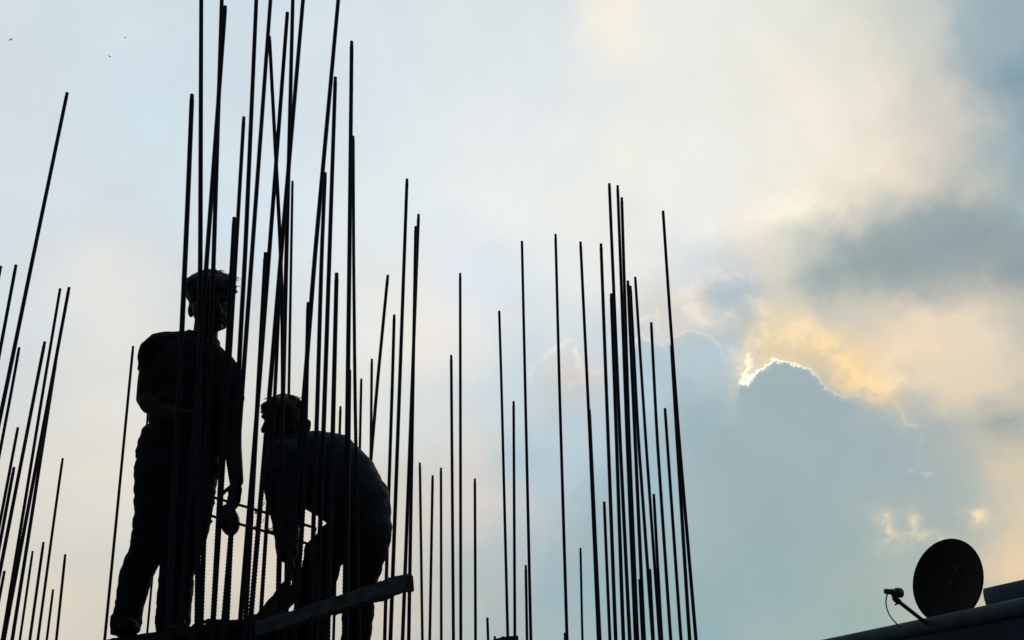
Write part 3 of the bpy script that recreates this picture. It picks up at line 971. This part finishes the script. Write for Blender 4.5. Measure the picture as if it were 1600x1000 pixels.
# --- bending worker
Y2 = 4.42
base2 = at_y(520, 1070, Y2); base2.z = ZL
man2 = empty('person', base2)
tag(man2, 'worker in blue shirt bending over with arms reaching down', 'person')
F = Fig(Y2)
F.ell(444, 654, 29, 33, 29, 0.0, 0.35)
F.ell(434, 672, 20, 27, 23, -0.01, 0.15)
F.ell(428, 693, 11, 10, 14, -0.01)            # chin
F.cap([(416, 660, 4, -0.01), (412.5, 672, 5.5, -0.01)], n=10)    # nose
F.ell(417, 684, 6, 4, 9, -0.01)               # lips
F.ell(416, 650, 7, 5, 16, -0.01)              # brow
F.ell(456, 668, 7, 10, 5, -0.095)             # ear on the camera side
F.ell(456, 668, 7, 10, 5, 0.095)
F.cap([(452, 684, 19), (470, 712, 22)])
F.cap([(455, 716, 30), (505, 738, 54), (540, 764, 52), (562, 796, 44), (570, 828, 36)])
F.cap([(437, 725, 21, -0.13), (443, 806, 14.5, -0.13), (453, 872, 9, -0.12)])
F.cap([(445, 722, 21, 0.13), (452, 806, 14.5, 0.13), (462, 880, 9, 0.06)])
w = F.p(453, 872, -0.12); pm = F.p(457, 897, -0.12)
F.hand(w, pm, (-UP + RT * 0.1, -RT * 0.5 + FW * 0.85, RT), 0.072)
w = F.p(462, 880, 0.06); pm = F.p(464, 905, 0.04)
F.hand(w, pm, (-UP - RT * 0.1, -RT * 0.4 - FW * 0.9, -FW), 0.072)
F.cap([(572, 836, 32, 0.08), (561, 922, 21, 0.08), (556, 1000, 18, 0.09), (552, 1066, 12, 0.1)])
F.cap([(556, 832, 32, -0.08), (505, 868, 24, -0.10), (490, 980, 19, -0.05), (483, 1064, 12, -0.02)])
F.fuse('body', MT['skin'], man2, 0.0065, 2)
F = Fig(Y2)
F.cap([(452, 714, 37), (478, 722, 52), (506, 735, 64), (540, 764, 58.5), (562, 796, 50), (573, 822, 40)], n=24)
F.cap([(585, 770, 22), (598, 805, 14), (604, 843, 7)])
F.cap([(560, 790, 50), (577, 846, 31)], dome=False, n=24)
F.cap([(471, 682, 10), (480, 662, 7)]); F.cap([(452, 694, 21), (466, 708, 27)], dome=False)
F.cap([(446, 716, 30, -0.11), (438, 740, 28, -0.13), (439, 775, 24, -0.13), (445, 812, 19.5, -0.13), (449, 862, 17, -0.12)], n=18)
F.cap([(448, 716, 30, 0.10), (448, 745, 26, 0.13), (452, 790, 22, 0.13), (455, 815, 17, 0.12)], n=18)
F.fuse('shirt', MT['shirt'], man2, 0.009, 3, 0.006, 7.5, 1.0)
F = Fig(Y2)
F.ell(567, 830, 37, 40, 46)
F.cap([(574, 838, 38, 0.07), (569, 880, 29, 0.08), (561, 925, 25, 0.08), (557, 1000, 22.5, 0.09), (553, 1058, 19, 0.1)], n=18)
F.cap([(556, 830, 40, -0.07), (526, 852, 36, -0.09), (505, 868, 31, -0.10), (494, 915, 27.5, -0.09), (488, 980, 23, -0.05), (485, 1056, 19, -0.02)], n=18)
F.fuse('trousers', MT['trousers'], man2, 0.009, 2, 0.009, 8.0, 4.0)
for (x, dy) in ((552, 0.1), (483, -0.02)):
    F = Fig(Y2)
    pz = F.p(x, 1066, dy)
    c = Vector((pz.x, Y2 + dy, ZL + 0.048))
    ellip(F.bm, c + Vector((0.02, 0, 0.015)), (Vector((0.085, 0, 0)), Vector((0, 0.048, 0)), Vector((0, 0, 0.055))))
    ellip(F.bm, c + Vector((-0.12, -0.02, -0.005)), (Vector((0.10, 0, 0)), Vector((0, 0.05, 0)), Vector((0, 0, 0.036))))
    box(F.bm, c + Vector((-0.05, -0.01, -0.034)), Vector((0.135, 0, 0)), Vector((0, 0.047, 0)), Vector((0, 0, 0.011)))
    F.fuse('shoe', MT['shoe'], man2, 0.007, 2)
F = Fig(Y2)
F.ell(445, 648, 31.5, 30, 32, 0.0, 0.3); F.ell(434, 640, 22, 20, 28, 0.0); F.ell(459, 655, 16, 27, 29, 0.0)
F.ell(417, 636, 8, 9, 20, -0.01)
for q in range(24):
    a = math.pi * (0.95 - 0.8 * q / 23.0)
    rr_ = random.Random(q + 50)
    x, y = 444 + 31 * math.cos(a), 648 - 28 * math.sin(a)
    F.cap([(x, y, 5.5, rr_.uniform(-.06, .06)), (x + 3.5 * math.cos(a) + rr_.uniform(-3, 2), y - 2.8 * math.sin(a), 2.0, rr_.uniform(-.06, .06))], n=8)
F.cap([(416, 634, 4), (409.5, 633, 2)], n=8)
hair = F.fuse('hair', MT['hair'], man2, 0.006, 1, 0.003, 30, 9)
strands(hair, MT['hair'], Y2, [(411, 640, 425, 626, 16), (425, 626, 468, 626, 16)], 6)

# ------------------------------------------------------------------ neighbour house with the dish
dref = at_y(1440, 963, 9.0)
ZR = dref.z
E0, E1 = at_z(1200, 1016, ZR), at_z(1600, 931, ZR)
te = (E1 - E0).normalized()
E1 = E1 + te * 3.0
E0 = E0 - te * 1.0
nb = Vector((-te.y, te.x, 0)).normalized()
if nb.y < 0: nb = -nb
house = empty('house', Vector((E0.x, E0.y, 0)))
tag(house, 'low house with dark rounded metal roof edge in the lower right corner', 'house')
ph = mpp(dref)


def extrude(name, prof, a, b, nrm, mt, parent, seg=1, smooth=True):
    """profile of (towards back, up) metres swept from a to b"""
    bm = bmesh.new()
    rings = []
    for s in range(seg + 1):
        p = a.lerp(b, s / seg)
        rings.append([bm.verts.new(p + nrm * x + Vector((0, 0, z))) for x, z in prof])
    n = len(prof)
    for r0, r1 in zip(rings, rings[1:]):
        for k in range(n):
            bm.faces.new((r0[k], r0[(k + 1) % n], r1[(k + 1) % n], r1[k]))
    bm.faces.new(rings[0]); bm.faces.new(rings[-1])
    return from_bm(name, bm, mt, parent, smooth)


def rollprof(h, d, bul=0.75):
    pr = [(d, 0.0)]
    for k in range(11):
        a = math.pi / 2 + math.pi * k / 10.0
        pr.append((0.5 * h + 0.5 * h * math.cos(a) * bul, -0.5 * h + 0.5 * h * math.sin(a)))
    pr.append((d, -h))
    return pr


HB = 24 * ph
extrude('roof_edge', rollprof(HB, 0.5), E0, E1, nb, MT['roof'], house, 40)
wl = [(0.06, -HB - 0.003), (0.06, -ZR), (0.36, -ZR), (0.36, -HB - 0.003)]
extrude('wall', wl, E0 + te * 0.3, E1 - te * 0.2, nb, MT['wall'], house, 1, False)
wl2 = [(4.0, -HB - 0.003), (4.0, -ZR), (4.3, -ZR), (4.3, -HB - 0.003)]
extrude('back_wall', wl2, E0 + te * 0.3, E1 - te * 0.2, nb, MT['wall'], house, 1, False)
for e, s in ((E0 + te * 0.3, 1), (E1 - te * 0.2, -1)):
    bm = bmesh.new()
    c = e + nb * 2.18 + te * s * 0.1
    box(bm, Vector((c.x, c.y, (ZR - HB) / 2 - 0.002)), te * 0.1, nb * 1.815, Vector((0, 0, (ZR - HB) / 2 - 0.004)))
    from_bm('side_wall', bm, MT['wall'], house)
# corrugated roof sheets behind the edge
L = (E1 - E0).length
ns = int(L / 0.9)
for k in range(ns):
    bm = bmesh.new()
    r0, r1 = [], []
    for q in range(25):
        s = k * 0.9 + q * 0.9 / 24
        z = 0.012 * math.cos(q / 24 * math.pi * 12) - 0.05 - 0.002 * (k % 2)
        a = E0 + te * s + nb * 0.505 + Vector((0, 0, z))
        r0.append(bm.verts.new(a)); r1.append(bm.verts.new(a + nb * 3.9 + Vector((0, 0, -0.25))))
    for q in range(24):
        bm.faces.new((r0[q], r0[q + 1], r1[q + 1], r1[q]))
    bmesh.ops.solidify(bm, geom=bm.faces[:], thickness=0.002)
    from_bm('roof_sheet', bm, MT['roof'], house)
# the raised second edge behind
q0 = at_y(1523, 919.5, at_z(1520, 947, ZR).y + 0.35)
Z2 = q0.z
q1 = at_z(1600, 902, Z2)
t3 = (q1 - q0).normalized()
n3 = Vector((-t3.y, t3.x, 0)).normalized()
if n3.y < 0: n3 = -n3
extrude('raised_roof_edge', rollprof(Z2 - ZR + 0.02, 0.4, 0.3), q0, q0 + t3 * 4.2, n3, MT['roof'], house, 30)

# satellite dish
dish = empty('satellite_dish', at_y(1470, 958, 9.15))
tag(dish, 'dark round satellite dish on the edge of the low roof', 'satellite dish')
YD = 9.1
DC = at_y(1479, 907, YD)
kd = mpp(DC)
sight = (CP - DC).normalized()
cr_ = RT - sight * RT.dot(sight); cr_.normalize()
cu_ = sight.cross(cr_)
if cu_.dot(UP) < 0: cu_ = -cu_
ga = R(24)
mj = cr_ * math.sin(ga) + cu_ * math.cos(ga)
mn = -cr_ * math.cos(ga) + cu_ * math.sin(ga)
nrm = sight * 0.73 + mn * 0.683
nrm.normalize()
ey = mj
ex = ey.cross(nrm).normalized()
RD = 66 * kd
bm = bmesh.new()
NR, NA = 12, 64
DEP = 0.085


def dpt(r, a, off=0.0):
    return DC + (ex * math.cos(a) * 0.98 + ey * math.sin(a)) * RD * r + nrm * (DEP * (r * r - 1) + off)


for side, off in ((0, 0.0), (1, -0.006)):
    rg = [[bm.verts.new(dpt(i / NR, 2 * math.pi * j / NA, off)) for j in range(NA)] for i in range(1, NR + 1)]
    cv = bm.verts.new(dpt(0, 0, off))
    for j in range(NA):
        bm.faces.new((cv, rg[0][j], rg[0][(j + 1) % NA]))
        for i in range(NR - 1):
            bm.faces.new((rg[i][j], rg[i + 1][j], rg[i + 1][(j + 1) % NA], rg[i][(j + 1) % NA]))
    if side == 0:
        rim = rg[-1]
    else:
        for j in range(NA):
            bm.faces.new((rim[j], rg[-1][j], rg[-1][(j + 1) % NA], rim[(j + 1) % NA]))
from_bm('reflector', bm, MT['dish'], dish, True)
bm = bmesh.new()
tube(bm, [dpt(1.0, 2 * math.pi * j / 48, -0.004) for j in range(49)], 0.006, 6)
from_bm('rim', bm, MT['dish'], dish, True)
# faint print on the reflector
o0 = (0.10, 0.16)


def mark(pts, w):
    bm = bmesh.new()
    prev = None
    P = []
    for (a, b) in pts:
        rr_, aa = math.hypot(a, b), math.atan2(b, a)
        P.append(dpt(rr_, aa, 0.004))
    tube(bm, P, w, 4)
    return bm


# print sits right of and above the centre
ctr_px = at_y(1497, 893, YD)
v = ctr_px - DC
pa, pb_ = v.dot(ex) / RD / 0.73, v.dot(ey) / RD
ux = cr_ * 0.86 + cu_ * 0.5
def loc(a, b):
    q = v + ux * a * kd + (ux.cross(sight) * -1) * b * kd
    return q.dot(ex) / RD / 0.75, q.dot(ey) / RD
for st in ([(-11, -6), (-12, 0), (-8, 5), (-3, 4), (-2, -1), (-6, -5), (-11, -6)], [(-4, -7), (0, 7)], [(2, -6), (3, 5), (8, 7), (10, 3), (6, 0), (11, -4)], [(-9, -10), (0, -11), (8, -9)], [(-7, 9), (2, 11), (10, 10)]):
    P = [loc(a * 0.8, b * 0.8) for a, b in st]
    from_bm('print_stroke', mark(P, 0.007), MT['mark'], dish)
# feed arm, horn, cable
a0, a1 = at_y(1440, 968, YD - 0.05), at_y(1403, 939, YD - 0.42)
bm = bmesh.new()
tube(bm, [a0 + (a0 - a1) * 0.5, a0, a1], 3.0 * kd, 10)
from_bm('feed_arm', bm, MT['arm'], dish, True)
bm = bmesh.new()
tube(bm, [at_y(1405, 941, YD - 0.42), at_y(1399, 936, YD - 0.43), at_y(1397, 929, YD - 0.43)], [4.5 * kd, 4.6 * kd, 4.2 * kd], 10)
from_bm('feed_clamp', bm, MT['arm'], dish, True)
bm = bmesh.new()
tube(bm, [at_y(1402, 940, YD - 0.43), at_y(1399, 946, YD - 0.43)], 1.2 * kd, 8)
from_bm('clamp_screw', bm, MT['arm'], dish, True)
bm = bmesh.new()
l0, l1, l2, l3 = at_y(1382.5, 924, YD - 0.46), at_y(1391, 924.6, YD - 0.45), at_y(1400, 926, YD - 0.42), at_y(1407, 926.4, YD - 0.40)
tube(bm, [l0, l0.lerp(l1, 0.1), l1, l1.lerp(l2, 0.3), l2], [3.6 * kd, 4.0 * kd, 4.0 * kd, 4.6 * kd, 5.0 * kd], 16)
horn = from_bm('feed_horn', bm, MT['arm'], dish, True)
bm = bmesh.new()
tube(bm, [l2, l2.lerp(l3, 0.15), l3, l3 + (l3 - l2) * 0.1], [5.2 * kd, 7.2 * kd, 7.2 * kd, 5.0 * kd], 20)
from_bm('horn_cap', bm, MT['lnb'], horn)
cab = [(1387, 928), (1385, 933), (1384, 941), (1385.5, 950), (1389, 960), (1394, 967), (1399, 972.5), (1406, 980)]
bm = bmesh.new()
tube(bm, [at_y(x, y, YD - 0.46 + 0.03 * k) for k, (x, y) in enumerate(cab)], 0.95 * kd, 8)
from_bm('cable', bm, MT['arm'], dish, True)
bm = bmesh.new()
mb = at_y(1482, 936, YD + 0.25)
tube(bm, [DC - nrm * 0.08, mb, Vector((mb.x, mb.y, ZR - 0.12))], 0.025, 12)
from_bm('mast', bm, MT['arm'], dish, True)
bm = bmesh.new()
box(bm, DC - nrm * 0.11, ex * 0.09, ey * 0.12, nrm * 0.02)
from_bm('mount_bracket', bm, MT['arm'], dish)

# ------------------------------------------------------------------ birds
for k, (x, y, s, a, lab) in enumerate(((17, 62, 1.0, 0.5, 'tiny dark bird high in the sky at the far left'), (171, 88, 0.9, -0.5, 'tiny dark bird, lower of two left of the tall bars'), (196, 59, 0.7, 0.1, 'tiny dark bird, upper of two left of the tall bars'))):
    c = at_y(x, y, 42)
    bird = empty('bird', c)
    tag(bird, lab, 'bird', 'birds in the sky')
    rt = (RT * math.cos(a) + UP * math.sin(a))
    up = (UP * math.cos(a) - RT * math.sin(a))
    bm = bmesh.new()
    tube(bm, [c + FW * 0.12 * s, c + FW * 0.05 * s, c - FW * 0.05 * s, c - FW * 0.11 * s], [0.006, 0.026 * s, 0.024 * s, 0.008], 8, True)
    from_bm('body', bm, MT['bird'], bird, True)
    for sd_ in (-1, 1):
        bm = bmesh.new()
        p = [c + rt * sd_ * 0.015, c + rt * sd_ * 0.075 * s + up * 0.045 * s, c + rt * sd_ * 0.125 * s + up * 0.005 * s]
        vs = []
        for i, q in enumerate(p):
            ch = (0.05, 0.045, 0.006)[i] * s
            vs.append([bm.verts.new(q + FW * ch + up * 0.004), bm.verts.new(q - FW * ch + up * 0.004), bm.verts.new(q - FW * ch - up * 0.004), bm.verts.new(q + FW * ch - up * 0.004)])
        for r0, r1 in zip(vs, vs[1:]):
            for i in range(4):
                bm.faces.new((r0[i], r0[(i + 1) % 4], r1[(i + 1) % 4], r1[i]))
        bm.faces.new(vs[0]); bm.faces.new(vs[-1])
        from_bm('wing', bm, MT['bird'], bird)
